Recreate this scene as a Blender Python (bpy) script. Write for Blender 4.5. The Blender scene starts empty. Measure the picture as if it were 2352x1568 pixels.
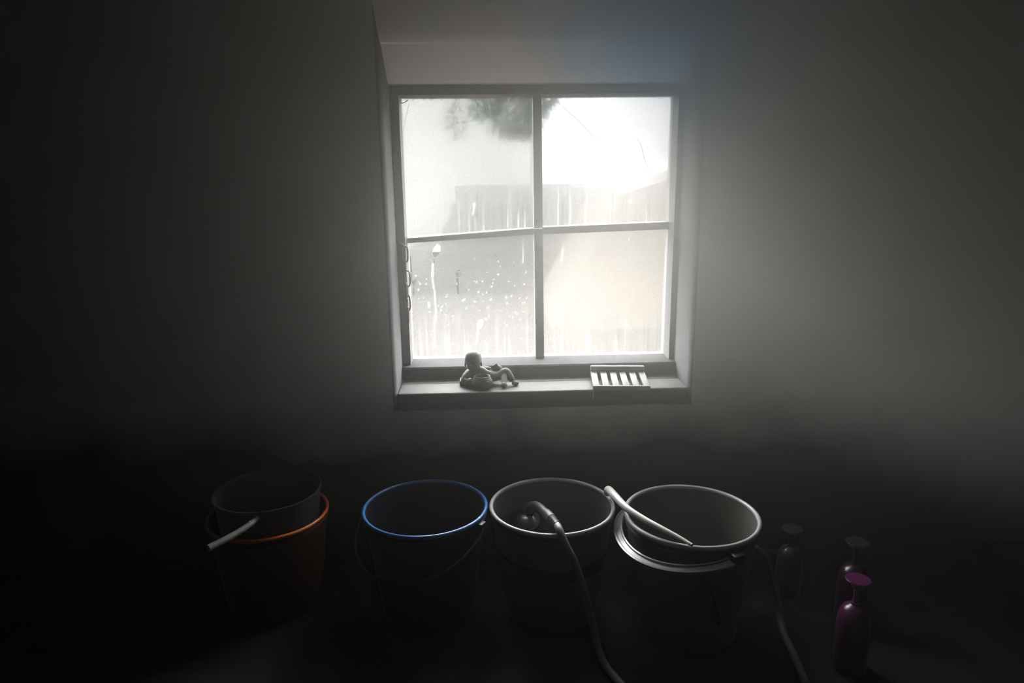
import bpy, bmesh, math, random
import numpy as np
from mathutils import Vector, Matrix, Euler

random.seed(7)
rng = np.random.default_rng(7)
PI = math.pi
sc = bpy.context.scene
C = sc.collection

# ------------------------------------------------------------------ camera
cam = bpy.data.cameras.new('camera')
cam.lens = 24.0
cam.sensor_width = 36.0
cam.clip_start = 0.02
cam_o = bpy.data.objects.new('camera', cam)
C.objects.link(cam_o)
cam_o.matrix_world = (Matrix.Translation((0, 0, 1.02)) @ Matrix.Rotation(math.radians(-2.1), 4, 'Z')
                      @ Matrix.Rotation(math.radians(90 - 13.1), 4, 'X') @ Matrix.Rotation(math.radians(-0.7), 4, 'Z'))
sc.camera = cam_o

# ------------------------------------------------------------------ sky, light, exposure
world = bpy.data.worlds.new('overcast_sky')
sc.world = world
world.use_nodes = True
bgn = world.node_tree.nodes['Background']
# standard overcast sky: three times as bright overhead as at the horizon
wn, wl = world.node_tree.nodes, world.node_tree.links
wtc = wn.new('ShaderNodeTexCoord')
wsx = wn.new('ShaderNodeSeparateXYZ')
wl.new(wtc.outputs['Generated'], wsx.inputs[0])
wmr = wn.new('ShaderNodeMapRange')
wmr.inputs[1].default_value, wmr.inputs[2].default_value = 0.0, 1.0
wmr.inputs[3].default_value, wmr.inputs[4].default_value = 1.0, 3.0
wl.new(wsx.outputs['Z'], wmr.inputs[0])
wmu = wn.new('ShaderNodeMath')
wmu.operation = 'MULTIPLY'
wmu.inputs[1].default_value = 54.0
wl.new(wmr.outputs[0], wmu.inputs[0])
wl.new(wmu.outputs[0], bgn.inputs[1])
bgn.inputs[0].default_value = (1.0, 0.995, 0.985, 1)

# the window opening guides the sampling of the sky (a portal gives off no light of its own)
pl = bpy.data.lights.new('window_portal', 'AREA')
pl.shape = 'RECTANGLE'
pl.size, pl.size_y = 0.78, 0.78
pl.cycles.is_portal = True
plo = bpy.data.objects.new('window_portal', pl)
C.objects.link(plo)
plo.location = (0.149, 1.965, 0.884)
plo.rotation_euler = (-PI / 2, 0, 0)

sc.view_settings.view_transform = 'Standard'
sc.view_settings.look = 'None'
sc.view_settings.exposure = 0.0
sc.view_settings.gamma = 1.0
sc.view_settings.use_curve_mapping = False
cy = sc.cycles
cy.use_denoising = True
cy.max_bounces = 10
cy.diffuse_bounces = 4
cy.glossy_bounces = 4
cy.transmission_bounces = 8
cy.transparent_max_bounces = 16
cy.volume_bounces = 4
cy.sample_clamp_indirect = 6.0

# ------------------------------------------------------------------ material helpers
def mat(name, col, rough=0.6, metal=0.0, col2=None, scale=8.0, bump=0.0, bscale=60.0, stretch=(1, 1, 1), detail=4.0, spec=0.5, coat=0.0, contrast=(0.35, 0.65)):
    m = bpy.data.materials.new(name)
    m.use_nodes = True
    nt = m.node_tree
    N, Lk = nt.nodes, nt.links
    b = N['Principled BSDF']
    b.inputs['Base Color'].default_value = (*col, 1)
    b.inputs['Roughness'].default_value = rough
    b.inputs['Metallic'].default_value = metal
    b.inputs['Specular IOR Level'].default_value = spec
    b.inputs['Coat Weight'].default_value = coat
    tc = N.new('ShaderNodeTexCoord')
    mp = N.new('ShaderNodeMapping')
    mp.inputs['Scale'].default_value = stretch
    Lk.new(tc.outputs['Object'], mp.inputs['Vector'])
    if col2 is not None:
        n = N.new('ShaderNodeTexNoise')
        n.inputs['Scale'].default_value = scale
        n.inputs['Detail'].default_value = detail
        Lk.new(mp.outputs[0], n.inputs['Vector'])
        r = N.new('ShaderNodeValToRGB')
        r.color_ramp.elements[0].position = contrast[0]
        r.color_ramp.elements[1].position = contrast[1]
        r.color_ramp.elements[0].color = (*col, 1)
        r.color_ramp.elements[1].color = (*col2, 1)
        Lk.new(n.outputs['Fac'], r.inputs['Fac'])
        Lk.new(r.outputs['Color'], b.inputs['Base Color'])
    if bump:
        n2 = N.new('ShaderNodeTexNoise')
        n2.inputs['Scale'].default_value = bscale
        n2.inputs['Detail'].default_value = 6.0
        Lk.new(mp.outputs[0], n2.inputs['Vector'])
        bp = N.new('ShaderNodeBump')
        bp.inputs['Strength'].default_value = bump
        bp.inputs['Distance'].default_value = 0.004
        Lk.new(n2.outputs['Fac'], bp.inputs['Height'])
        Lk.new(bp.outputs['Normal'], b.inputs['Normal'])
    return m

M = {}
M['plaster'] = mat('limewashed_plaster', (0.48, 0.46, 0.43), 0.9, col2=(0.40, 0.38, 0.355), scale=2.2, bump=0.35, bscale=26)
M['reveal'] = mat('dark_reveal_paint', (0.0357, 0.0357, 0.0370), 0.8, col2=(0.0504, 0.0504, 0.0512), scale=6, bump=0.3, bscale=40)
M['rail'] = mat('rail_shade_colour', (0.0112, 0.0112, 0.0115), 0.85, spec=0.1, col2=(0.0196, 0.0196, 0.0199), scale=30, bump=0.6, bscale=120)  # frame paint darkened: shade put into the colour against skylight on the ledge
M['concrete'] = mat('dark_concrete', (0.0105, 0.0094, 0.0094), 0.85, spec=0.15, col2=(0.0165, 0.0150, 0.0146), scale=5, bump=0.4, bscale=40)
M['ceiling'] = mat('sooty_ceiling', (0.10, 0.097, 0.09), 0.95, col2=(0.07, 0.068, 0.064), scale=3)
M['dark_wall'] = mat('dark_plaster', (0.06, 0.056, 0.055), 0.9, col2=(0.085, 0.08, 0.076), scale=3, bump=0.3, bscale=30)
M['frame'] = mat('weathered_grey_paint', (0.0420, 0.0420, 0.0434), 0.62, col2=(0.0700, 0.0700, 0.0700), scale=14, bump=0.5, bscale=90)
M['sill'] = mat('weathered_sill_wood', (0.0196, 0.0191, 0.0176), 0.7, col2=(0.0367, 0.0355, 0.0331), scale=9, bump=0.7, bscale=34, contrast=(0.3, 0.75), stretch=[1.2, 14, 14])
M['dish'] = mat('sun_bleached_wood', (0.0770, 0.0702, 0.0632), 0.7, col2=(0.1232, 0.1125, 0.1016), scale=12, bump=0.5, bscale=60, stretch=[9, 1, 9])
M['dish_rail'] = mat('sun_bleached_wood_rail', (0.1050, 0.0981, 0.0866), 0.7, col2=(0.1732, 0.1602, 0.1417), scale=12, bump=0.5, bscale=60, stretch=[1, 9, 9])
M['clay'] = mat('unglazed_clay', (0.0189, 0.0178, 0.0162), 0.75, col2=(0.0296, 0.0278, 0.0248), scale=40, bump=0.5, bscale=160)
M['clay_dark'] = mat('dark_clay', (0.0330, 0.0330, 0.0330), 0.6, col2=(0.0480, 0.0480, 0.0468), scale=40, bump=0.3, bscale=160)
M['iron'] = mat('rusty_iron', (0.06, 0.055, 0.05), 0.45, metal=0.8, col2=(0.12, 0.09, 0.07), scale=120)
M['cord'] = mat('white_string', (0.6, 0.58, 0.54), 0.9)
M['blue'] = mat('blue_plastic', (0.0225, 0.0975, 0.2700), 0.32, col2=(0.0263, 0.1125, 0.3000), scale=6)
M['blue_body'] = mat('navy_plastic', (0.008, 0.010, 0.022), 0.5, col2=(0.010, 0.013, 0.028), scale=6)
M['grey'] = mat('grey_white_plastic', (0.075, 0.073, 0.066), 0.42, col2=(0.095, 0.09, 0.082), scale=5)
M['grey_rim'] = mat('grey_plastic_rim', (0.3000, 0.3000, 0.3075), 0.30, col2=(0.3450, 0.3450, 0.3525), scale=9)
M['black'] = mat('black_plastic', spec=0.25, col=(0.0140, 0.0140, 0.0154), rough=0.35)
M['lilac'] = mat('lilac_grey_plastic', (0.09, 0.087, 0.097), 0.28, col2=(0.14, 0.133, 0.147), scale=20)
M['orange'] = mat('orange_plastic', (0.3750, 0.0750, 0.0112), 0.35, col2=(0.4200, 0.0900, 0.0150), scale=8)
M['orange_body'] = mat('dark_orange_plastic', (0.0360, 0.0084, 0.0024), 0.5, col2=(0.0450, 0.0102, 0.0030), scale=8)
M['dark_enamel'] = mat('dark_enamel', (0.035, 0.036, 0.04), 0.3)
M['handle_grey'] = mat('grey_handle', (0.12, 0.13, 0.13), 0.55, col2=(0.17, 0.18, 0.18), scale=20)
M['chrome'] = mat('chrome', (0.80, 0.80, 0.83), 0.28, metal=1.0)
M['chrome_dark'] = mat('dark_chrome', (0.0600, 0.0600, 0.0660), 0.3, metal=0.6)
M['hose'] = mat('grey_hose', (0.1275, 0.1275, 0.1237), 0.45, col2=(0.1575, 0.1575, 0.1500), scale=30)
M['white_hose'] = mat('white_hose', (0.3720, 0.3780, 0.3660), 0.35, col2=(0.4080, 0.4140, 0.4020), scale=15)
M['magenta'] = mat('magenta_plastic', (0.0562, 0.0073, 0.0421), 0.28, col2=(0.0647, 0.0084, 0.0484), scale=8)
M['purple'] = mat('purple_plastic', (0.0180, 0.0032, 0.0149), 0.28, col2=(0.0207, 0.0036, 0.0171), scale=8)
M['pale'] = mat('pale_plastic', (0.03, 0.03, 0.032), 0.3, col2=(0.04, 0.04, 0.043), scale=8)
M['silk'] = mat('cobweb_silk', (0.30, 0.29, 0.28), 0.9)
M['yard'] = mat('pale_gravel', (0.0104, 0.0098, 0.0095), 0.95, spec=0.0, col2=(0.0086, 0.0081, 0.0079), scale=3)
M['cream'] = mat('cream_render', (0.0298, 0.0271, 0.0236), 0.9, spec=0.0, col2=(0.0258, 0.0233, 0.0201), scale=0.8)
M['stone'] = mat('grey_green_stone', (0.0050, 0.0057, 0.0050), 0.9, spec=0.0, col2=(0.0075, 0.0080, 0.0073), scale=4, bump=0.5, bscale=12)
M['sky_blocker'] = mat('pale_blocker_render', (0.0376, 0.0373, 0.0365), 0.95, spec=0.0, col2=(0.0331, 0.0328, 0.0322), scale=0.5)
M['white_blocker_render'] = mat('white_blocker_render', (0.1049, 0.1055, 0.1082), 0.95, spec=0.0, col2=(0.0947, 0.0954, 0.0981), scale=0.5)
M['roof'] = mat('pale_roof', (0.0741, 0.0710, 0.0697), 0.8, spec=0.0, col2=(0.0871, 0.0828, 0.0784), scale=3)
M['leaf'] = mat('dark_leaf', (0.030, 0.050, 0.045), 0.6, spec=0.0, col2=(0.05, 0.075, 0.06), scale=9)
M['bark'] = mat('dark_bark', (0.06, 0.05, 0.045), 0.9, spec=0.0, col2=(0.09, 0.075, 0.065), scale=20)

# ------------------------------------------------------------------ mesh helpers
def link(name, bm, m, parent=None, smooth=True, loc=None, angle=35):
    me = bpy.data.meshes.new(name)
    bmesh.ops.recalc_face_normals(bm, faces=bm.faces[:])
    bm.to_mesh(me)
    bm.free()
    me.materials.append(m)
    if smooth:
        me.polygons.foreach_set('use_smooth', [True] * len(me.polygons))
        me.set_sharp_from_angle(angle=math.radians(angle))
    o = bpy.data.objects.new(name, me)
    C.objects.link(o)
    if parent is not None:
        o.parent = parent
    if loc is not None:
        o.location = loc
    return o

def tag(o, label, cat, group=None):
    o['label'] = label
    o['category'] = cat
    if group:
        o['group'] = group
    return o

def thing(name, loc, label, cat, rotz=0.0, group=None):
    o = bpy.data.objects.new(name, None)
    o.empty_display_size = 0.05
    C.objects.link(o)
    o.location = loc
    o.rotation_euler = (0, 0, rotz)
    return tag(o, label, cat, group)

def add_box(bm, lo, hi, bev=0.0, seg=2):
    lo, hi = Vector(lo), Vector(hi)
    r = bmesh.ops.create_cube(bm, size=1.0)
    vs = r['verts']
    for v in vs:
        v.co = Vector(((lo[i] + hi[i]) / 2 + v.co[i] * (hi[i] - lo[i]) for i in range(3)))
    if bev:
        es = list({e for v in vs for e in v.link_edges})
        bmesh.ops.bevel(bm, geom=es, offset=bev, segments=seg, affect='EDGES', profile=0.5)
    return bm

def box(lo, hi, bev=0.0, seg=2):
    return add_box(bmesh.new(), lo, hi, bev, seg)

def add_lathe(bm, prof, n=64, c=(0, 0, 0), closed=False, sx=1.0, sy=1.0):
    rings = []
    for r, z in prof:
        if r < 1e-6:
            rings.append([bm.verts.new((c[0], c[1], c[2] + z))])
        else:
            rings.append([bm.verts.new((c[0] + sx * r * math.cos(2 * PI * k / n), c[1] + sy * r * math.sin(2 * PI * k / n), c[2] + z)) for k in range(n)])
    pairs = list(zip(rings[:-1], rings[1:]))
    if closed:
        pairs.append((rings[-1], rings[0]))
    for a, b in pairs:
        for k in range(n):
            k2 = (k + 1) % n
            if len(a) == 1 and len(b) == 1:
                continue
            if len(a) == 1:
                bm.faces.new((a[0], b[k], b[k2]))
            elif len(b) == 1:
                bm.faces.new((a[k], b[0], a[k2]))
            else:
                bm.faces.new((a[k], b[k], b[k2], a[k2]))
    return bm

def lathe(prof, **k):
    return add_lathe(bmesh.new(), prof, **k)

def catmull(pts, sub=8):
    P = [Vector(p) for p in pts]
    P = [2 * P[0] - P[1]] + P + [2 * P[-1] - P[-2]]
    out = []
    for i in range(1, len(P) - 2):
        for k in range(sub):
            t = k / sub
            a, b, c, d = P[i - 1], P[i], P[i + 1], P[i + 2]
            out.append(0.5 * ((2 * b) + (c - a) * t + (2 * a - 5 * b + 4 * c - d) * t * t + (3 * b - a - 3 * c + d) * t ** 3))
    out.append(P[-2])
    return out

def add_tube(bm, pts, r, n=12, sub=8, smooth=True, cyclic=False, cap=True):
    path = catmull(pts, sub) if smooth else [Vector(p) for p in pts]
    m = len(path)
    rr = r if callable(r) else (lambda t: r)
    rings = []
    prev = None
    for i, p in enumerate(path):
        if cyclic:
            t = (path[(i + 1) % m] - path[i - 1]).normalized()
        else:
            t = (path[min(i + 1, m - 1)] - path[max(i - 1, 0)]).normalized()
        if prev is None:
            up = Vector((0, 0, 1)) if abs(t.z) < 0.9 else Vector((1, 0, 0))
            u = t.cross(up).normalized()
        else:
            u = (prev - t * prev.dot(t)).normalized()
        prev = u
        v = t.cross(u)
        ra = rr(i / max(1, m - 1))
        rings.append([bm.verts.new(p + ra * (math.cos(2 * PI * k / n) * u + math.sin(2 * PI * k / n) * v)) for k in range(n)])
    pairs = list(zip(rings[:-1], rings[1:]))
    if cyclic:
        pairs.append((rings[-1], rings[0]))
    for a, b in pairs:
        for k in range(n):
            k2 = (k + 1) % n
            bm.faces.new((a[k], b[k], b[k2], a[k2]))
    if cap and not cyclic:
        bm.faces.new(rings[0][::-1])
        bm.faces.new(rings[-1])
    return bm

def tube(pts, r, **k):
    return add_tube(bmesh.new(), pts, r, **k)

def sphere(c, r, sc_=(1, 1, 1), seg=16):
    bm = bmesh.new()
    bmesh.ops.create_uvsphere(bm, u_segments=seg, v_segments=max(8, seg // 2), radius=r)
    for v in bm.verts:
        v.co = Vector((c[0] + v.co.x * sc_[0], c[1] + v.co.y * sc_[1], c[2] + v.co.z * sc_[2]))
    return bm

def struct(name, bm, m, **k):
    o = link(name, bm, m, **k)
    o['kind'] = 'structure'
    return o

# ------------------------------------------------------------------ room shell
XL, XR, YB, ZC = -1.75, 2.15, -1.6, 2.3
WF = 1.72           # inner face of the window wall
WX = 2.0            # its outer face
OL, OR, OB, OT = -0.240, 0.530, 0.4384, 1.268     # opening for the window

def window_wall():
    bm = bmesh.new()
    loops = []
    def rect(xl, xr, zb, zt, y):
        # 4n points so that the corners stay put and the sides can bulge
        return [bm.verts.new(p) for p in ((xl, y, zb), (xr, y, zb), (xr, y, zt), (xl, y, zt))]
    loops.append(rect(XL - 0.1, XR + 0.1, -0.1, ZC + 0.1, WX))
    loops.append(rect(XL - 0.1, XR + 0.1, -0.1, ZC + 0.1, WF))
    rj, rh = 0.012, 0.10
    # splay and soft arris added, shaped after the bright band above the window
    hz0 = 1.345
    for k in range(0, 13):
        t = k / 12 * PI / 2
        q = 1 - math.sin(t)
        y = WF + rj * (1 - math.cos(t))
        yh = WF + 0.035 * (1 - math.cos(t))
        xl, xr, zt = OL - rj * q, OR + rj * q, hz0 + rh * q
        loops.append([bm.verts.new(p) for p in ((xl, y, OB), (xr, y, OB), (xr, yh, zt), (xl, yh, zt))])
    loops.append(rect(OL, OR, OB, OT, 1.845))
    loops.append(rect(OL, OR, OB, OT, WX))
    for a, b in zip(loops, loops[1:] + loops[:1]):
        for k in range(4):
            bm.faces.new((a[k], a[(k + 1) % 4], b[(k + 1) % 4], b[k]))
    return bm
def foot_shade(m, z0, z1, dark):
    # shade painted into the colour: the wall darkens below the sill, uneven edge
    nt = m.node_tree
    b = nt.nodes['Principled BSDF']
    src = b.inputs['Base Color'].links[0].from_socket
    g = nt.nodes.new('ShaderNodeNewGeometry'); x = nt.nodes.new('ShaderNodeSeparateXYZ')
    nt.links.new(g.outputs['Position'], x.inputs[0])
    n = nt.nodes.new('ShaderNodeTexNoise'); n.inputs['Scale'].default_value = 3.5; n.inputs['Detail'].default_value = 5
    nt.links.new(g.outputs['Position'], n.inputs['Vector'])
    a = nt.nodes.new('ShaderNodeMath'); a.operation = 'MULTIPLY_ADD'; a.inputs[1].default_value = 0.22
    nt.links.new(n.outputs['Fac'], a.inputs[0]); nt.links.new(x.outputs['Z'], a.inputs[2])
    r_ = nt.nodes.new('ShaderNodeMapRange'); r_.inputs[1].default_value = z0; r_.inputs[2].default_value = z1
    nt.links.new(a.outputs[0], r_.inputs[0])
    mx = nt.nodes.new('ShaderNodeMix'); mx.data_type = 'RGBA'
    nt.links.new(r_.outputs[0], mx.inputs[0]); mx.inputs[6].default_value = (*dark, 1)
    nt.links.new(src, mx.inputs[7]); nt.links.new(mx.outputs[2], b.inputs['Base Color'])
foot_shade(M['plaster'], 0.42, 0.58, (0.045, 0.042, 0.04))
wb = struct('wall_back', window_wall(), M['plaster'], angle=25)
# glow above the window put into the head's colour, pale blue to grey-pink
M['head'] = mat('head_glow_colour', (0.76, 0.70, 0.68), 0.95, col2=(0.50, 0.73, 0.97), scale=3.0, bump=0.3, bscale=30, contrast=(0.44, 0.72))
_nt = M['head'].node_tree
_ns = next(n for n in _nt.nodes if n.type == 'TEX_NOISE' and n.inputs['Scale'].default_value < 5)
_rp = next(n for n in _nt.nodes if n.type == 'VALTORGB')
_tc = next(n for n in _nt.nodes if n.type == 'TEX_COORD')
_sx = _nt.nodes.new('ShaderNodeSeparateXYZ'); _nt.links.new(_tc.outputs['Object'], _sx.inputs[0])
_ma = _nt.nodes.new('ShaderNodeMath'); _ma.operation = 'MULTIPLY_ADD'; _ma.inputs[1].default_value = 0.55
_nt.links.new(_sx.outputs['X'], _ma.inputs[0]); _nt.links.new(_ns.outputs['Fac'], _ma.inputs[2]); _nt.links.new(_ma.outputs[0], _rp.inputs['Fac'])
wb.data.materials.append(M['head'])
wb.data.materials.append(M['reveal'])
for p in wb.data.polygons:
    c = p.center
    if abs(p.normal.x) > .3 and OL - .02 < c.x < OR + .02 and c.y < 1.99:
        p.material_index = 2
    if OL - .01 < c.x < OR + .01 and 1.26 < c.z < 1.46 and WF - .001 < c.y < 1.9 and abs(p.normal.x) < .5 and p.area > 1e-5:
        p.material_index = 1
struct('wall_left', box((XL - 0.1, YB, -0.1), (XL, WF, ZC + 0.1)), M['dark_wall'], smooth=False)
struct('wall_right', box((XR, YB, -0.1), (XR + 0.1, WF, ZC + 0.1)), M['dark_wall'], smooth=False)
struct('wall_front', box((XL - 0.1, YB - 0.1, -0.1), (XR + 0.1, YB, ZC + 0.1)), M['dark_wall'], smooth=False)
struct('floor', box((XL, YB, -0.1), (XR, WF, 0)), M['concrete'], smooth=False)
struct('ceiling', box((XL, YB, ZC), (XR, WF, ZC + 0.1)), M['ceiling'], smooth=False)

# ------------------------------------------------------------------ window_1: frame, glazing bars, sill, panes
GL, GR, GB, GT, GY = -0.2175, 0.5155, 0.524, 1.243, 1.93
win = bpy.data.objects.new('window_1', None)
C.objects.link(win)
win['kind'] = 'structure'
def wpart(name, bm, m=None, **k):
    return link(name, bm, m or M['frame'], parent=win, **k)

def prism(quad, y0, y1):
    """a bar whose front outline is quad (x, z) from y0 (room side) to y1"""
    bm = bmesh.new()
    a = [bm.verts.new((x, y0, z)) for x, z in quad]
    b = [bm.verts.new((x, y1, z)) for x, z in quad]
    n = len(quad)
    bm.faces.new(a)
    bm.faces.new(b[::-1])
    for k in range(n):
        bm.faces.new((a[k], a[(k + 1) % n], b[(k + 1) % n], b[k]))
    bmesh.ops.bevel(bm, geom=bm.edges[:], offset=0.0015, segments=2, affect='EDGES')
    return bm
wpart('stile', prism([(OL + .001, GB - .035), (GL, GB - .035), (GL, OT - .001), (OL + .001, OT - .001)], 1.868, 1.96))
wpart('stile', prism([(GR, GB - .035), (OR - .001, GB - .035), (OR - .001, OT - .001), (GR, OT - .001)], 1.868, 1.96))
wpart('top_rail', prism([(GL, GT), (GR, GT), (GR, OT - .001), (GL, OT - .001)], 1.868, 1.96))
# bottom rail with a sloping putty ledge
bm = bmesh.new()
prof = [(1.842, 0.4845), (1.842, 0.518), (1.846, 0.522), (1.925, 0.5245), (1.96, 0.5245), (1.96, 0.4845)]
a = [bm.verts.new((OL + .001, y, z)) for y, z in prof]
b = [bm.verts.new((OR - .001, y, z)) for y, z in prof]
bm.faces.new(a); bm.faces.new(b[::-1])
for k in range(len(prof)):
    bm.faces.new((a[k], a[(k + 1) % 6], b[(k + 1) % 6], b[k]))
wpart('bottom_rail', bm, M['rail'], angle=20)
# glazing bars, knocked a little out of true
wpart('vertical_glazing_bar', prism([(0.1384, GB), (0.1622, GB), (0.1595, 0.893), (0.1355, 0.893)], 1.905, 1.95))
wpart('vertical_glazing_bar', prism([(0.1345, 0.8955), (0.1585, 0.8985), (0.1555, GT), (0.1335, GT)], 1.900, 1.95))
wpart('horizontal_glazing_bar', prism([(GL + .003, 0.8610), (0.1340, 0.8795), (0.1340, 0.8965), (GL + .003, 0.8745)], 1.897, 1.95))
wpart('horizontal_glazing_bar', prism([(0.1590, 0.8800), (0.5095, 0.8885), (0.5095, 0.9085), (0.1590, 0.8990)], 1.897, 1.95))
# sill: two planks with a seam, the front one with a worn nosing
wpart('sill_plank', box((OL + .001, 1.716, 0.4388), (OR - .001, 1.808, 0.4855), 0.005, 3), M['sill'])
wpart('sill_plank', box((OL + .001, 1.8095, 0.4388), (OR - .001, 1.842, 0.4848), 0.0012, 2), M['sill'])

# panes: a grid on the room side carries the condensation as vertex colours (R clear water, G bright drops, B dirt)
def seg_dist(X, Z, pts):
    d = np.full(X.shape, 9.0)
    T = np.zeros(X.shape)
    n = len(pts) - 1
    for i in range(n):
        ax, az = pts[i]; bx, bz = pts[i + 1]
        vx, vz = bx - ax, bz - az
        L2 = vx * vx + vz * vz + 1e-12
        t = np.clip(((X - ax) * vx + (Z - az) * vz) / L2, 0, 1)
        dd = np.hypot(X - ax - t * vx, Z - az - t * vz)
        k = dd < d
        T = np.where(k, (i + t) / n, T)
        d = np.where(k, dd, d)
    return d, T
def sm(d, w):      # soft edged stroke of half width w
    return np.clip((w - d) / 0.0012 + 0.5, 0, 1)
def ell(X, Z, c, rx, rz, rot=0.0):
    dx, dz = X - c[0], Z - c[1]
    u = dx * math.cos(rot) + dz * math.sin(rot)
    v = -dx * math.sin(rot) + dz * math.cos(rot)
    return np.clip((1 - np.hypot(u / rx, v / rz)) * rx / 0.0012 + 0.5, 0, 1)
D1 = [(-.0827, .7563), (-.0813, .7189), (-.0808, .6938), (-.0793, .6621), (-.0773, .643), (-.0812, .553)]
D2 = [(-.1098, .6411), (-.1153, .6259), (-.1123, .6054), (-.1108, .5341)]
D4 = [(-.1665, .6891), (-.1697, .6385), (-.1706, .6168), (-.169, .5937), (-.1705, .5549)]
D5 = [(-.1471, .8104), (-.1502, .792), (-.1527, .7575), (-.148, .7201), (-.1454, .6571), (-.1516, .6254), (-.1542, .5546)]
D6 = [(-.0271, .6051), (-.033, .565)]
D7 = [(-.2113, .82), (-.2116, .7585), (-.2063, .7398), (-.2076, .6836), (-.2141, .6202), (-.2102, .5945), (-.2195, .556), (-.2132, .5272)]
STREAKS = [((.2026, 1.0057), (.2029, .9046)), ((.2365, .9935), (.2371, .9077)), ((.2825, 1.0047), (.2825, .9071)), ((.3495, .9921), (.3512, .9109)),
           ((.0922, .948), (.0918, .9001)), ((.0632, .9543), (.0625, .8982)), ((.111, .945), (.1105, .90)), ((.105, .86), (.1045, .80)), ((.45, .99), (.452, .91)), ((.215, .86), (.2155, .80))]
SPECKS = [(rng.uniform(-.20, .12), .70 + rng.normal(0, .05), rng.uniform(.0007, .0024)) for _ in range(75)]
SPECKS += [(rng.uniform(-.20, .13), rng.uniform(.54, .86), rng.uniform(.0006, .0014)) for _ in range(40)]
SPECKS += [(rng.uniform(.17, .50), rng.uniform(.54, 1.2), rng.uniform(.0005, .0012)) for _ in range(40)]
SPECKS += [(.4062, .968, .004), (.407, .961, .003), (.3509, .9266, .003), (.4404, .9313, .0026), (.4553, .9275, .0024), (.405, .86, .003)]
DIRT = [(rng.uniform(-.21, .51), rng.uniform(.53, 1.235), rng.uniform(.0005, .0011)) for _ in range(60)]
DIRT += [(.487 + rng.normal(0, .022), 1.222 + rng.normal(0, .012), rng.uniform(.0006, .0022)) for _ in range(26)]
DIRT += [(rng.uniform(-.21, .51), 1.2405 - abs(rng.normal(0, .002)), rng.uniform(.0008, .002)) for _ in range(60)]

def streak_noise(X, Z, seed, fx, fz):
    r = np.random.default_rng(seed)
    g = r.random((64, 256))
    u = (X + .3) * fx; v = (Z - .4) * fz
    iu, iv = np.floor(u).astype(int), np.floor(v).astype(int)
    fu, fv = u - iu, v - iv
    G = lambda a, b_: g[b_ % 64, a % 256]
    return (G(iu, iv) * (1 - fu) + G(iu + 1, iv) * fu) * (1 - fv) + (G(iu, iv + 1) * (1 - fu) + G(iu + 1, iv + 1) * fu) * fv

def pane_mat():
    m = bpy.data.materials.new('fogged_glass')
    m.use_nodes = True
    nt = m.node_tree
    N, Lk = nt.nodes, nt.links
    N.remove(N['Principled BSDF'])
    out = N['Material Output']
    at = N.new('ShaderNodeAttribute'); at.attribute_name = 'condensation'
    sp = N.new('ShaderNodeSeparateColor'); Lk.new(at.outputs['Color'], sp.inputs[0])
    tr = N.new('ShaderNodeBsdfTransparent'); tr.inputs[0].default_value = (0.95, 0.965, 0.96, 1)
    rf = N.new('ShaderNodeBsdfRefraction'); rf.inputs['Color'].default_value = (0.98, 0.98, 0.98, 1)
    rf.inputs['Roughness'].default_value = 0.7; rf.inputs['IOR'].default_value = 1.16
    tl = N.new('ShaderNodeBsdfTranslucent'); tl.inputs['Color'].default_value = (0.97, 0.97, 0.97, 1)
    wt = N.new('ShaderNodeBsdfTranslucent'); wt.inputs['Color'].default_value = (0.09, 0.09, 0.09, 1)
    df = N.new('ShaderNodeBsdfDiffuse'); df.inputs['Color'].default_value = (0.10, 0.095, 0.09, 1)
    gl = N.new('ShaderNodeBsdfGlossy'); gl.inputs['Roughness'].default_value = 0.15
    # fine grain of droplets
    tc = N.new('ShaderNodeTexCoord')
    n = N.new('ShaderNodeTexNoise'); n.inputs['Scale'].default_value = 520; n.inputs['Detail'].default_value = 2
    Lk.new(tc.outputs['Object'], n.inputs['Vector'])
    mr = N.new('ShaderNodeMapRange'); mr.inputs[1].default_value = 0.35; mr.inputs[2].default_value = 0.65
    mr.inputs[3].default_value = 0.06; mr.inputs[4].default_value = 0.40
    Lk.new(n.outputs['Fac'], mr.inputs[0])
    def mix(a_, b_, fac):
        x = N.new('ShaderNodeMixShader')
        if isinstance(fac, float): x.inputs[0].default_value = fac
        else: Lk.new(fac, x.inputs[0])
        Lk.new(a_, x.inputs[1]); Lk.new(b_, x.inputs[2])
        return x.outputs[0]
    fog = mix(rf.outputs[0], tl.outputs[0], 0.008)
    fog = mix(fog, tr.outputs[0], mr.outputs[0])
    s = mix(fog, tr.outputs[0], sp.outputs[0])
    s = mix(s, wt.outputs[0], sp.outputs[1])
    s = mix(s, df.outputs[0], sp.outputs[2])
    s = mix(s, gl.outputs[0], 0.03)
    Lk.new(s, out.inputs['Surface'])
    return m
M['pane'] = pane_mat()
mclear = bpy.data.materials.new('clear_glass_back')
mclear.use_nodes = True
_nt = mclear.node_tree
_nt.nodes.remove(_nt.nodes['Principled BSDF'])
_t = _nt.nodes.new('ShaderNodeBsdfTransparent'); _t.inputs[0].default_value = (0.98, 0.985, 0.985, 1)
_nt.links.new(_t.outputs[0], _nt.nodes['Material Output'].inputs['Surface'])

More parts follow.
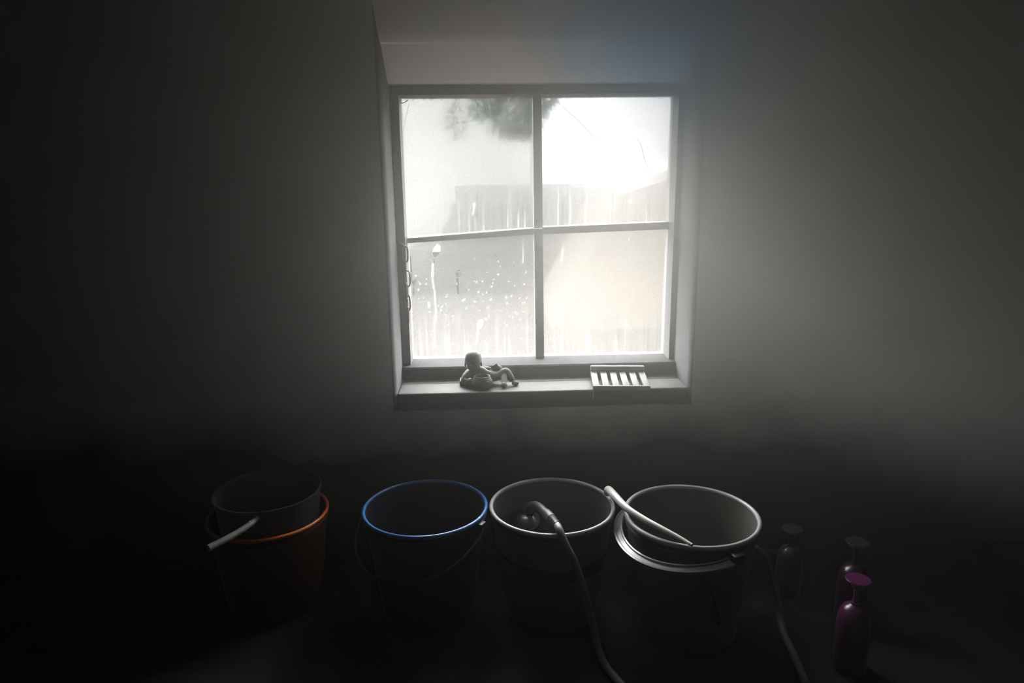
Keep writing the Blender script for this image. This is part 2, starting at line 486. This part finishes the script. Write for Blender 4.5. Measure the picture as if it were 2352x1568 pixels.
def make_pane(x0, x1, z0, z1, n=170):
    xs = np.linspace(x0, x1, n); zs = np.linspace(z0, z1, n)
    X, Z = np.meshgrid(xs, zs)
    clear = np.zeros(X.shape); white = np.zeros(X.shape); dirt = np.zeros(X.shape)
    clear = np.maximum(clear, ell(X, Z, (-.0785, .7711), .0080, .0105, -.3) * .95)
    for pts, w0, w1 in ((D1, .0030, .0009), (D2, .0028, .0006), (D4, .0036, .0012), (D7, .0018, .0013)):
        d, t = seg_dist(X, Z, pts)
        k = sm(d, w0 + (w1 - w0) * t) * (1 - .55 * t) * (0.75 + .5 * streak_noise(X, Z, 5, 3, 90))
        clear = np.maximum(clear, np.clip(k, 0, .95))
    clear = np.maximum(clear, ell(X, Z, (-.1041, .6639), .0072, .0135, -.35) * .9)
    clear = np.maximum(clear, ell(X, Z, (-.1263, .6707), .0072, .0135, -.15) * .8)
    clear = np.maximum(clear, ell(X, Z, (-.2035, .748), .005, .010, -.4) * .6)
    d, t = seg_dist(X, Z, D5)
    clear = np.maximum(clear, sm(d, .0035 - .0016 * t) * np.where((t < .09) | (t > .6), .75, 0.0))
    white = np.maximum(white, sm(d, .0034 - .001 * t) * np.where((t >= .09) & (t <= .3), .9, .30))
    h = ell(X, Z, (-.1375, .838), .0095, .0200, -.35)
    white = np.maximum(white, h * np.where(Z > .833, 1.0, 0.0))
    clear = np.maximum(clear, h * np.where(Z <= .833, .75, 0.0))
    dirt = np.maximum(dirt, sm(seg_dist(X, Z, [(-.1462, .812), (-.1475, .801)])[0], .0022) * .6)
    white = np.maximum(white, ell(X, Z, (-.0203, .624), .0072, .0145, -.35) * .9)
    white = np.maximum(white, sm(seg_dist(X, Z, D6)[0], .0022) * .5)
    white = np.maximum(white, ell(X, Z, (-.0296, .960), .0036, .0085) * .7)
    white = np.maximum(white, sm(seg_dist(X, Z, [(-.0311, .9496), (-.0338, .9354)])[0], .0018) * .5)
    white = np.maximum(white, sm(seg_dist(X, Z, [(-.1655, .689), (-.1655, .677)])[0], .0026) * .8)
    for (p, q) in STREAKS:
        d, t = seg_dist(X, Z, [p, ((p[0] + q[0]) / 2 + .001, (p[1] + q[1]) / 2), q])
        white = np.maximum(white, sm(d, .0011 + .0006 * t) * (.25 + .45 * t))
    for x, z, r in SPECKS:
        if x0 - .01 < x < x1 + .01 and z0 - .01 < z < z1 + .01:
            white = np.maximum(white, ell(X, Z, (x, z), r, r * 1.1) * .9)
    for x, z, r in DIRT:
        if x0 - .01 < x < x1 + .01 and z0 - .01 < z < z1 + .01:
            dirt = np.maximum(dirt, ell(X, Z, (x, z), r * 1.2, r) * .6)
    # runs of water thinning the fog towards the foot of each pane
    foot = np.clip(1 - (Z - z0) / .16, 0, 1)
    s1 = streak_noise(X, Z, 11, 210, 9)
    clear = np.maximum(clear, np.clip((s1 - .62) * 2.2, 0, .6) * foot)
    white = np.maximum(white, np.clip((streak_noise(X, Z, 12, 180, 8) - .66) * 1.2, 0, .22) * foot)
    v = np.stack([X.ravel(), np.full(X.size, GY), Z.ravel()], 1)
    idx = np.arange(n * n).reshape(n, n)
    f = np.stack([idx[:-1, :-1], idx[:-1, 1:], idx[1:, 1:], idx[1:, :-1]], -1).reshape(-1, 4)
    b0 = n * n
    back = np.array([(x0, GY + .003, z0), (x1, GY + .003, z0), (x1, GY + .003, z1), (x0, GY + .003, z1)])
    V = np.concatenate([v, back])
    faces = f.tolist() + [[b0, b0 + 3, b0 + 2, b0 + 1]]
    me = bpy.data.meshes.new('pane')
    me.from_pydata(V.tolist(), [], faces)
    me.materials.append(M['pane']); me.materials.append(mclear)
    mi = np.zeros(len(faces), dtype=np.int32); mi[-1] = 1
    me.polygons.foreach_set('material_index', mi)
    ca = me.color_attributes.new('condensation', 'FLOAT_COLOR', 'POINT')
    col = np.zeros((len(V), 4), dtype=np.float32); col[:, 3] = 1
    col[:n * n, 0] = clear.ravel(); col[:n * n, 1] = white.ravel(); col[:n * n, 2] = dirt.ravel()
    ca.data.foreach_set('color', col.ravel())
    me.update()
    o = bpy.data.objects.new('pane', me)
    C.objects.link(o)
    o.parent = win
    return o
make_pane(GL - .004, 0.146, 0.884, GT + .004)
make_pane(0.146, GR + .004, 0.884, GT + .004)
make_pane(GL - .004, 0.146, GB - .004, 0.884)
make_pane(0.146, GR + .004, GB - .004, 0.884)

# ------------------------------------------------------------------ outside, seen blurred through the fogged panes
struct('ground', box((-14, 2.05, -0.55), (14, 24, -0.35)), M['yard'], smooth=False)
hs = thing('house', (0.62, 6.3, -0.35), 'cream house with a steep roof seen blurred through the lower right pane', 'house')
tri = [(.0, .0), (1.22, 1.60), (3.2, 3.4), (5.6, .0)]
def prism_y(tri, y0, y1):
    bm = bmesh.new()
    a = [bm.verts.new((x, y0, z)) for x, z in tri]
    b = [bm.verts.new((x, y1, z)) for x, z in tri]
    bm.faces.new(a); bm.faces.new(b[::-1])
    for k in range(len(tri)):
        bm.faces.new((a[k], a[(k + 1) % len(tri)], b[(k + 1) % len(tri)], b[k]))
    return bm
link('wall', prism_y([(.0, .0), (.62, 1.27), (1.75, 1.62), (4.6, 1.62), (4.6, .0)], 0, 1.9), M['cream'], hs, smooth=False)
link('roof', prism_y([(.60, 1.25), (1.78, 1.62), (4.8, 1.62), (4.8, 1.70), (1.72, 1.70), (.55, 1.31)], -.08, 2.0), M['roof'], hs, smooth=False)
# added building block that hides the bright sky behind the upper left pane
bn = thing('sky_blocker', (1.4, 13.0, -0.35), 'added pale building block hiding the sky behind the fogged upper left pane', 'sky_blocker')
link('wall', box((-8.0, 0, 0), (-0.55, 5.0, 3.9)), M['sky_blocker'], bn, smooth=False)
link('roof', prism_y([(-8.2, 3.88), (-0.45, 3.88), (-0.55, 4.0), (-8.0, 4.0)], -.25, 5.3), M['roof'], bn, smooth=False)
ct = thing('sky_blocker_right', (4.6, 13.0, -0.35), 'added white building block hiding the sky behind the fogged upper right pane', 'house')  # added to keep the bright sky out of the upper right pane
link('wall', box((-3.68, 0, 0), (6.0, 5.0, 4.3)), M['white_blocker_render'], ct, smooth=False)
link('roof', prism_y([(-3.7, 4.28), (6.2, 4.28), (6.0, 4.4), (-3.68, 4.4)], -.25, 5.3), M['roof'], ct, smooth=False)
# low grey stone terrace wall across the yard, its courses stepped back
st = thing('stone_steps', (0.42, 8.6, -0.35), 'grey stone steps blurred behind the middle of the fogged window', 'steps')
for k, (x0, x1, h) in enumerate(((-1.6, 1.4, .28), (-1.4, 1.5, .56), (-.97, 1.6, .84), (-.87, 1.8, 1.12), (-.80, 1.95, 1.34))):
    link('step', box((x0, .10 * k, .0), (x1, 2.2, h), .015), M['stone'], st)
# hanging bough just outside the head of the window
tb = thing('hanging_bough', (0.085, 2.20, 1.185), 'dark leafy bough hanging outside the top of the window', 'branch')
link('stem', tube([(.20, .3, .75), (.10, .1, .35), (.03, .0, .10), (.0, -.0, -.03)], lambda t: .014 * (1 - .8 * t), n=8), M['bark'], tb)
link('twig', tube([(.10, .1, .35), (-.08, .08, .20), (-.17, .02, .08), (-.175, .0, -.02)], lambda t: .006 * (1 - .6 * t), n=8), M['bark'], tb)
bm = bmesh.new()
r2 = random.Random(3)
def leaf_at(p, l, w):
    ax = Vector((r2.uniform(-1, 1), r2.uniform(-1, 1), r2.uniform(-1.6, .1))).normalized()
    sd = ax.cross(Vector((r2.uniform(-1, 1), r2.uniform(-1, 1), r2.uniform(-1, 1)))).normalized()
    nn = ax.cross(sd) * .002
    vs = [bm.verts.new(p + d) for d in (Vector(), ax * l * .5 + sd * w + nn, ax * l, ax * l * .5 - sd * w + nn, ax * l * .5 - nn)]
    bm.faces.new((vs[0], vs[1], vs[4])); bm.faces.new((vs[1], vs[2], vs[4])); bm.faces.new((vs[2], vs[3], vs[4])); bm.faces.new((vs[3], vs[0], vs[4]))
for k in range(1300):
    z = r2.uniform(-.015, .55)
    w = .035 + .085 * min(1, max(0, (z + .02) / .09)) 
    x = r2.uniform(-w, w) + .02 * max(0, .05 - z) / .05
    leaf_at(Vector((x, r2.uniform(-.08, .10), z)), r2.uniform(.03, .05), r2.uniform(.009, .014))
for k in range(26):
    u = r2.random()
    leaf_at(Vector((-.17 + r2.uniform(-.02, .02), .02 + r2.uniform(-.02, .02), .10 - .13 * u)), r2.uniform(.02, .034), r2.uniform(.006, .009))
lf = link('foliage', bm, M['leaf'], tb, smooth=False)
lf['kind'] = 'stuff'

# ------------------------------------------------------------------ chain hung on the left stile
ch = thing('chain', (-0.2467, 1.855, 0.8796), 'dark long-link iron chain hanging from a wire hook on the left window stile', 'chain')
link('hook', tube([(-.006, .012, .006), (.002, -.002, .002), (.018, -.008, -.010), (.030, -.006, -.020), (.033, -.002, -.025), (.028, .002, -.024), (.014, .0, -.013), (.0, .004, -.004)], .0009, n=8), M['iron'], ch)
def link_loop(c, h, w, ang):
    pts = []
    for k in range(24):
        t = 2 * PI * k / 24
        x = w * math.copysign(abs(math.cos(t)) ** .55, math.cos(t))
        z = h * math.copysign(abs(math.sin(t)) ** .75, math.sin(t))
        pts.append((c[0] + x * math.cos(ang), c[1] + x * math.sin(ang), c[2] + z))
    return tube(pts, .0021, n=8, smooth=False, cyclic=True)
zc = -.043
for k, (dx, an) in enumerate(((.030, .15), (.029, PI / 2 + .2), (.0325, .1), (.030, PI / 2 - .1), (.030, .3), (.031, PI / 2))):
    link('chain_link', link_loop((dx, -.004, zc - .0335 * k), .0215, .0075, an), M['iron'], ch)

# ------------------------------------------------------------------ cobweb threads on the panes
cw = tag(link('cobweb', tube([(-.217, 1.922, 1.2286), (-.2077, 1.922, 1.2307), (-.1981, 1.922, 1.2373)], .0011, n=6), M['silk']), 'dusty cobweb scrap in the top left corner of the upper left pane', 'cobweb')
bm = bmesh.new()
add_tube(bm, [(.2125, 1.922, 1.2175), (.2601, 1.920, 1.1778), (.2962, 1.920, 1.1412), (.3227, 1.921, 1.1307), (.326, 1.922, 1.138), (.3282, 1.923, 1.1569)], .00045, n=5)
tag(link('cobweb', bm, M['silk']), 'thin looping cobweb thread across the middle of the upper right pane', 'cobweb')
bm = bmesh.new()
add_tube(bm, [(.416, 1.922, 1.1332), (.4285, 1.921, 1.1171), (.442, 1.921, 1.073), (.4616, 1.923, 1.032)], .00045, n=5)
tag(link('cobweb', bm, M['silk']), 'nearly straight cobweb thread near the right edge of the upper right pane', 'cobweb')
bm = bmesh.new()
add_tube(bm, [(-.1963, 1.922, 1.2262), (-.2074, 1.921, 1.1875), (-.2134, 1.923, 1.1595)], .0004, n=5)
tag(link('cobweb', bm, M['silk']), 'short slanting cobweb thread on the left edge of the upper left pane', 'cobweb')

# ------------------------------------------------------------------ reclining figurine on the sill
SZ = 0.4855
fg = thing('figurine', (0.0, 1.785, SZ), 'dark clay reclining figurine with raised knees holding a bowl, on the windowsill', 'figurine')
def skin(name, verts, edges, parent, m, levels=2):
    me = bpy.data.meshes.new(name)
    me.from_pydata([v[:3] for v in verts], edges, [])
    me.materials.append(m)
    o = bpy.data.objects.new(name, me)
    C.objects.link(o)
    o.parent = parent
    md = o.modifiers.new('skin', 'SKIN')
    md.use_smooth_shade = True
    for k, v in enumerate(verts):
        sv = me.skin_vertices[0].data[k]
        sv.radius = (v[3], v[4] if len(v) > 4 else v[3])
        sv.use_root = (k == 0)
    sb = o.modifiers.new('sub', 'SUBSURF')
    sb.levels = levels; sb.render_levels = levels
    return o
V = [(.012, .010, .016, .016), (-.010, .010, .022, .021), (-.032, .008, .030, .021), (-.039, .006, .043, .017), (-.040, .003, .056, .0205), (-.040, .002, .071, .0205), (-.040, .004, .084, .012),
     # arm on the viewer's left: shoulder, elbow, hand
     (-.057, .000, .033, .0115), (-.067, -.014, .016, .0105), (-.045, -.030, .014, .010),
     # far arm
     (-.014, .018, .040, .0115), (.006, .024, .033, .010), (.012, .004, .026, .008),
     # far leg: hip, knee, ankle, toes
     (.018, .018, .024, .014), (.0285, .016, .046, .0125), (.036, .012, .022, .011), (.046, .008, .009, .008),
     # near leg
     (.026, .000, .022, .014), (.051, .003, .039, .013), (.060, -.006, .020, .0115), (.066, -.012, .010, .008)]
E_ = [(0, 1), (1, 2), (2, 3), (3, 4), (4, 5), (5, 6), (2, 7), (7, 8), (8, 9), (2, 10), (10, 11), (11, 12), (0, 13), (13, 14), (14, 15), (15, 16), (0, 17), (17, 18), (18, 19), (19, 20)]
skin('body', V, E_, fg, M['clay'])
# hair: a close dome cut in a fringe over the brow
prof = [(0.0, .0950), (.006, .0945), (.012, .0925), (.017, .0885), (.0205, .0830), (.0222, .0760), (.0228, .0690), (.0232, .0640), (.0215, .0636)]
link('hair', lathe(prof, n=32, c=(-.040, .004, 0)), M['clay_dark'], fg)
link('nose', sphere((-.040, -.0205, .0560), .0042, (.8, 1, 1.5), 12), M['clay'], fg)
for s in (-1, 1):
    link('eye', sphere((-.040 + s * .008, -.0175, .0605), .0032, (1.3, .7, .8), 12), M['clay_dark'], fg)
    link('ear', sphere((-.040 + s * .0215, .004, .0570), .0052, (.5, .8, 1.3), 12), M['clay'], fg)
link('mouth', sphere((-.040, -.0178, .0475), .0045, (1.4, .6, .45), 12), M['clay_dark'], fg)
# block the figure leans its elbow on
link('cushion', box((-.078, -.014, .0), (-.030, .026, .016), .004, 3), M['clay'], fg)
# bowl held against the belly
bp = [(.0, .0), (.018, .0), (.025, .004), (.028, .012), (.0275, .021), (.0235, .028), (.0215, .0305), (.0220, .0330), (.0205, .0340), (.0180, .0325), (.0175, .029), (.020, .022), (.020, .010), (.0, .007)]
link('bowl', lathe(bp, n=40, c=(-.0165, -.029, 0)), M['clay'], fg)
link('foot', sphere((.0415, -.036, .0085), .0085, (1.0, 1.2, 1.0)), M['clay'], fg)
link('foot', sphere((.0725, -.016, .0068), .0075, (1.35, 1.1, .9)), M['clay'], fg)
link('shin', tube([(.044, .000, .030), (.043, -.018, .020), (.0415, -.034, .010)], lambda t: .0095 - .003 * t, n=12), M['clay'], fg)

# ------------------------------------------------------------------ slatted wooden soap dish on the sill
sd = thing('soap_dish', (0.354, 1.765, SZ), 'small weathered wooden soap dish of six slats lying on the windowsill', 'soap dish', rotz=-0.095)
SL = .124
tilt = .06
def zt(y): return .0085 + (y + SL / 2) * tilt
for k in range(6):
    x = -.0745 + .0085 + k * .0264
    bm = box((x - .0085, -SL / 2 + .005, -.003), (x + .0085, SL / 2, .003), .001, 2)
    o = link('slat', bm, M['dish'], sd)
    o.location = (0, 0, .0095 + SL / 2 * tilt); o.rotation_euler = (tilt, 0, 0)
link('rail', box((-.0745, SL / 2 - .010, .0), (.0745, SL / 2 + .002, .0350), .003, 2), M['dish_rail'], sd)
link('rail', box((-.0745, -SL / 2 - .001, .0005), (.0755, -SL / 2 + .0065, .0125), .0015, 2), M['dish_rail'], sd)
link('string', tube([(-.0735, -SL / 2 - .0015, .004), (-.0737, -SL / 2 - .004, -.004), (-.0738, -SL / 2 - .0035, -.022)], .0005, n=6), M['cord'], sd)

# ------------------------------------------------------------------ buckets
def bucket(name, loc, R, rb, H, mb, mr, label, lip=.0055, tilt=(0, 0), group=None, band=None, mband=None):
    t = thing(name, loc, label, 'bucket', group=group)
    t.rotation_euler = (tilt[0], tilt[1], 0)
    prof = [(0, .006), (rb * .5, .006), (rb - .012, .005), (rb - .010, 0.0), (rb - .001, .0), (rb, .002)]
    for k in range(1, 7):
        f = k / 7
        prof.append((rb + (R - .004 - rb) * f, H * f))
    prof += [(R - .004, H - .004), (R - .0075, H - .004)]
    for k in range(1, 7):
        f = 1 - k / 7
        prof.append((rb - .0035 + (R - .004 - rb) * f, max(.010, H * f)))
    prof += [(rb - .004, .010), (0, .010)]
    link('body', lathe(prof, n=80), mb, t)
    lp = []
    for k in range(12):
        a_ = 2 * PI * k / 12
        lp.append((R - .0045 + lip * math.cos(a_), H - .004 + lip * 1.05 * math.sin(a_)))
    link('rim', lathe(lp, n=96, closed=True), mr, t, angle=60)
    # a stiffening rib under the rim
    rr = R - .004 - (R - .004 - rb) * .075
    lp = [(rr - .003, H * .925 + .003), (rr + .0035, H * .925 + .0025), (rr + .0035, H * .925 - .0025), (rr - .003, H * .925 - .003)]
    link('rib', lathe(lp, n=80, closed=True), mb, t)
    if band:
        z0, z1 = band
        f0, f1 = z0 / H, z1 / H
        ra, rb_ = rb + (R - .004 - rb) * f0, rb + (R - .004 - rb) * f1
        link('band', lathe([(ra - .002, z0), (ra + .003, z0), (rb_ + .003, z1), (rb_ - .002, z1)], n=80, closed=True), mband, t)
    return t

def ears_and_bail(t, R, H, yaw, drop, mb, me, wire=.0028):
    """two pivots at the sides and a wire bail hanging down the front"""
    for s in (-1, 1):
        a_ = yaw + (0 if s > 0 else PI)
        c = Vector((math.cos(a_) * (R + .004), math.sin(a_) * (R + .004), H - .022))
        o = link('handle_lug', box((-.006, -.011, -.012), (.006, .011, .012), .003, 2), me, t)
        o.location = c; o.rotation_euler = (0, 0, a_)
    pts = []
    for k in range(25):
        u = k / 24
        a_ = yaw + PI + u * PI
        hang = math.sin(u * PI)
        rr = R + .010 + .012 * hang
        pts.append((rr * math.cos(a_), rr * math.sin(a_), H - .022 - drop * hang))
    link('bail', tube(pts, wire, n=8, sub=2), mb, t)

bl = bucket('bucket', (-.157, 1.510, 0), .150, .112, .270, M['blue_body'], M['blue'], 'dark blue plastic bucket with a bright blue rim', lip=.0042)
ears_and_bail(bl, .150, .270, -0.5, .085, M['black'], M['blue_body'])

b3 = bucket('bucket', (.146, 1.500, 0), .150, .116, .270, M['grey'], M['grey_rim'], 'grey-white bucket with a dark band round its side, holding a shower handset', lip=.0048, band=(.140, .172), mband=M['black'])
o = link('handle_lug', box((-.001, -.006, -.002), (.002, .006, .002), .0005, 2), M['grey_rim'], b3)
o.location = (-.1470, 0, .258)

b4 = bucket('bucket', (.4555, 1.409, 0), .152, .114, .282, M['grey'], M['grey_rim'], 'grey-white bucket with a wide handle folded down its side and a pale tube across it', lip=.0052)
# its wide plastic bail, folded down round the left side, with two ridges along it
bm = bmesh.new()
sec = [(-.010, -.004), (-.010, .003), (-.007, .003), (-.005, .000), (.004, .001), (.006, .0045), (.010, .0045), (.010, -.004)]
rings = []
nn_ = 60
for k in range(nn_ + 1):
    u = k / nn_
    a_ = math.radians(-74) - u * math.radians(190)
    s = math.sin(PI * u) ** .8
    rr = .1615 + .026 * math.exp(-((math.degrees(a_) + 132) / 36) ** 2)
    zc_ = .243 + .012 * math.exp(-u * 9)
    roll = -.45
    ring = []
    for (p, q) in sec:
        pr = p * math.cos(roll) - q * math.sin(roll)
        pz = p * math.sin(roll) + q * math.cos(roll)
        ring.append(bm.verts.new(((rr + pr) * math.cos(a_), (rr + pr) * math.sin(a_), zc_ + pz)))
    rings.append(ring)
for a, b in zip(rings[:-1], rings[1:]):
    for k in range(len(sec)):
        bm.faces.new((a[k], b[k], b[(k + 1) % len(sec)], a[(k + 1) % len(sec)]))
bm.faces.new(rings[0]); bm.faces.new(rings[-1][::-1])
link('bail', bm, M['lilac'], b4, angle=40)
for a_ in (math.radians(-72), math.radians(-264)):
    o = link('handle_lug', box((-.012, -.014, -.013), (.016, .014, .013), .004, 2), M['black'], b4)
    o.location = ((.158) * math.cos(a_), (.158) * math.sin(a_), .256); o.rotation_euler = (0, 0, a_)

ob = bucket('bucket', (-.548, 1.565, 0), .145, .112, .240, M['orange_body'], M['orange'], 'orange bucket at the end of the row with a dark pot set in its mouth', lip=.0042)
# dark long-handled pan resting in the orange bucket
pan = thing('cooking_pot', (-.542, 1.560, .0115), 'dark tall pot with a long grey handle standing inside the orange bucket', 'pot')
pp = [(0, 0), (.088, 0), (.094, .003), (.097, .012), (.106, .10), (.115, .20), (.1235, .2835), (.1270, .2875), (.1270, .2905), (.1230, .290), (.120, .283), (.111, .20), (.102, .10), (.092, .014), (.086, .008), (0, .006)]
link('bowl', lathe(pp, n=72), M['dark_enamel'], pan)
link('handle', tube([(.012, -.121, .276), (.003, -.145, .272), (-.026, -.188, .266), (-.058, -.226, .262)], lambda t: .0058 + .002 * t, n=12), M['handle_grey'], pan)
link('handle_rivet', sphere((.003, -.145, .2785), .0022), M['chrome'], pan)

# ------------------------------------------------------------------ shower handset in the middle grey bucket, its hose over the rim
sh = thing('shower_handset', (.145, 1.38, 0), 'chrome shower handset lying in the banded grey bucket, its hose over the rim', 'shower head')
def rel(p, o=(.145, 1.38, 0)): return tuple(p[i] - o[i] for i in range(3))
hp = [rel(p) for p in ((.092, 1.585, .205), (.101, 1.565, .232), (.114, 1.516, .2555), (.1285, 1.448, .2715))]
link('handle', tube(hp, lambda t: .0125 - .0040 * abs(t - .15), n=16), M['chrome'], sh)
link('collar', tube([rel((.1283, 1.449, .2713)), rel((.1330, 1.424, .2765)), rel((.1365, 1.405, .280))], .0112, n=20), M['chrome'], sh)
link('hose_nut', tube([rel((.1365, 1.405, .280)), rel((.1405, 1.385, .2835)), rel((.1445, 1.362, .2865))], lambda t: .0105 - .0015 * t, n=20), M['chrome_dark'], sh)
hd = lathe([(0, 0), (.034, 0), (.038, .004), (.038, .010), (.030, .018), (.014, .025), (0, .027)], n=40)
o = link('spray_head', hd, M['chrome_dark'], sh)
o.location = rel((.088, 1.570, .180)); o.rotation_euler = (.30, -.25, 0)
link('hose', tube([rel(p) for p in ((.1445, 1.362, .2865), (.1475, 1.344, .2845), (.1545, 1.331, .2690), (.1640, 1.326, .2480), (.1737, 1.322, .2297), (.1876, 1.318, .1904), (.201, 1.310, .1434), (.214, 1.305, .0894), (.227, 1.285, .030), (.240, 1.255, .0085), (.262, 1.20, .0085), (.300, 1.10, .0085))], .0085, n=14), M['hose'], sh)

# ------------------------------------------------------------------ tubes and hoses about the other grey bucket
tp = [(.2838, 1.5230, .2835), (.2842, 1.5110, .2960), (.2893, 1.4604, .3045), (.3057, 1.4004, .3030), (.3327, 1.355, .3000), (.3627, 1.313, .2985), (.388, 1.280, .2965), (.4091, 1.2490, .2945)]
tag(link('tube', tube(tp, lambda t: .0098 - .0062 * max(0, t - .25) / .75, n=16), M['white_hose']), 'pale tapering tube lying slantwise across the mouth of the bucket with the folded handle', 'tube')
hp = [(.50, 1.62, .20), (.548, 1.572, .198), (.588, 1.505, .195), (.609, 1.440, .185), (.631, 1.420, .166), (.6507, 1.410, .1288), (.662, 1.400, .089), (.667, 1.385, .040), (.664, 1.350, .0105), (.655, 1.28, .009), (.640, 1.18, .009)]
tag(link('hose', tube(hp, .0082, n=14), M['hose']), 'grey hose looping down beside the bucket with the folded handle', 'hose')
sp_ = [(.422, 1.2575, .255), (.430, 1.2600, .235), (.446, 1.2640, .205), (.460, 1.2700, .175), (.4711, 1.2755, .1459), (.4800, 1.2810, .115), (.4873, 1.2860, .0854)]
tag(link('strap', tube([(x, y - .004, z) for x, y, z in sp_], .0055, n=10), M['black']), 'black strap hanging down the front of the bucket with the folded handle', 'strap')

# ------------------------------------------------------------------ bottles with wide flared caps
def bottle(loc, H, r, mb, mc, label, lean=(0, 0)):
    t = thing('bottle', loc, label, 'bottle', group=None)
    t.rotation_euler = (lean[0], lean[1], 0)
    hb = H * .72
    prof = [(0, .003), (r * .8, .003), (r * .9, .0), (r, .006), (r * 1.01, hb * .45), (r * .98, hb * .72), (r * .90, hb * .86), (r * .70, hb * .955), (r * .40, hb * .995), (r * .30, hb * 1.01), (r * .28, hb * 1.04), (0, hb * 1.04)]
    link('body', lathe(prof, n=40), mb, t)
    link('neck', lathe([(0, hb * 1.0), (.0075, hb * 1.0), (.0062, hb * 1.08), (.0066, H * .90), (0, H * .90)], n=24), mc, t)
    link('cap', lathe([(0, H * .885), (.0075, H * .885), (.013, H * .93), (.0205, H * .975), (.0240, H * .985), (.0250, H * .993), (.0240, H), (0, H)], n=40), mc, t)
    return t
bottle((.757, 1.236, 0), .213, .034, M['magenta'], M['magenta'], 'magenta bottle with a flared disc cap, nearest of the three bottles', (0, 0))
bottle((.836, 1.385, 0), .212, .034, M['purple'], M['black'], 'purple bottle with a dark flared cap behind the magenta bottle')
bottle((.744, 1.512, 0), .180, .031, M['pale'], M['pale'], 'pale grey bottle with a flared cap beside the looping hose')

# ------------------------------------------------------------------ haze volume added for the lens glow round the window
hz = bpy.data.materials.new('glow_haze')
hz.use_nodes = True
nt = hz.node_tree
N, Lk = nt.nodes, nt.links
N.remove(N['Principled BSDF'])
vs = N.new('ShaderNodeVolumeScatter')
vs.inputs['Anisotropy'].default_value = 0.0
geo = N.new('ShaderNodeNewGeometry')
sx = N.new('ShaderNodeSeparateXYZ'); Lk.new(geo.outputs['Position'], sx.inputs[0])
def mrange(src, a0, a1, b0, b1):
    m = N.new('ShaderNodeMapRange'); m.interpolation_type = 'SMOOTHSTEP'
    m.inputs[1].default_value, m.inputs[2].default_value, m.inputs[3].default_value, m.inputs[4].default_value = a0, a1, b0, b1
    Lk.new(src, m.inputs[0]); return m.outputs[0]
def op(kind, a_, b_):
    m = N.new('ShaderNodeMath'); m.operation = kind
    for i, v in enumerate((a_, b_)):
        if isinstance(v, (int, float)): m.inputs[i].default_value = v
        else: Lk.new(v, m.inputs[i])
    return m.outputs[0]
def mul(a_, b_): return op('MULTIPLY', a_, b_)
def puff(c, rad, size):
    """a soft bank of added haze: 1 at c, falling to 0 at the given half sizes"""
    v = N.new('ShaderNodeVectorMath'); v.operation = 'SUBTRACT'; Lk.new(geo.outputs['Position'], v.inputs[0]); v.inputs[1].default_value = c
    w = N.new('ShaderNodeVectorMath'); w.operation = 'DIVIDE'; Lk.new(v.outputs[0], w.inputs[0]); w.inputs[1].default_value = rad
    l = N.new('ShaderNodeVectorMath'); l.operation = 'LENGTH'; Lk.new(w.outputs[0], l.inputs[0])
    return mrange(l.outputs['Value'], 0.0, 1.0, size, 0.0)
# density shaped to the glow: thicker at the window head and right hand side
dz = mrange(sx.outputs['Z'], 0.44, 1.15, 0.01, 1.0)
dx = mrange(sx.outputs['X'], -0.85, 0.9, 0.015, 1.0)
dy = mrange(sx.outputs['Y'], 0.3, 1.5, 0.08, 1.0)
bank = mul(mul(mul(dz, dx), dy), 2.1)
head = puff((0.40, 1.60, 1.52), (0.85, 0.70, 0.34), 6.5)
side = puff((1.20, 1.30, 1.30), (1.05, 0.95, 1.0), 5.2)
near = puff((0.78, 1.60, 1.13), (0.40, 0.36, 0.54), 6.5)
dens = op('ADD', op('ADD', op('ADD', bank, head), side), near)
Lk.new(dens, vs.inputs['Density'])
mc = N.new('ShaderNodeMix'); mc.data_type = 'RGBA'
Lk.new(puff((0.45, 1.62, 1.36), (0.42, 0.40, 0.40), 1.0), mc.inputs[0])
mc.inputs[6].default_value = (0.985, 0.962, 0.928, 1)
mc.inputs[7].default_value = (0.42, 0.74, 1.0, 1)  # blue flare near the window head put into the haze colour
Lk.new(mc.outputs[2], vs.inputs['Color'])
va = N.new('ShaderNodeVolumeAbsorption')
Lk.new(mc.outputs[2], va.inputs['Color']); Lk.new(dens, va.inputs['Density'])
ad = N.new('ShaderNodeAddShader')
Lk.new(vs.outputs[0], ad.inputs[0]); Lk.new(va.outputs[0], ad.inputs[1])
Lk.new(ad.outputs[0], N['Material Output'].inputs['Volume'])
hb_ = link('glow_haze', box((XL + .02, YB + .02, .01), (XR - .02, 1.92, ZC - .02)), hz, smooth=False)
hb_['kind'] = 'stuff'
hb_['label'] = 'added thin grey haze standing in for the lens glow round the window'
hb_['category'] = 'glow_haze'
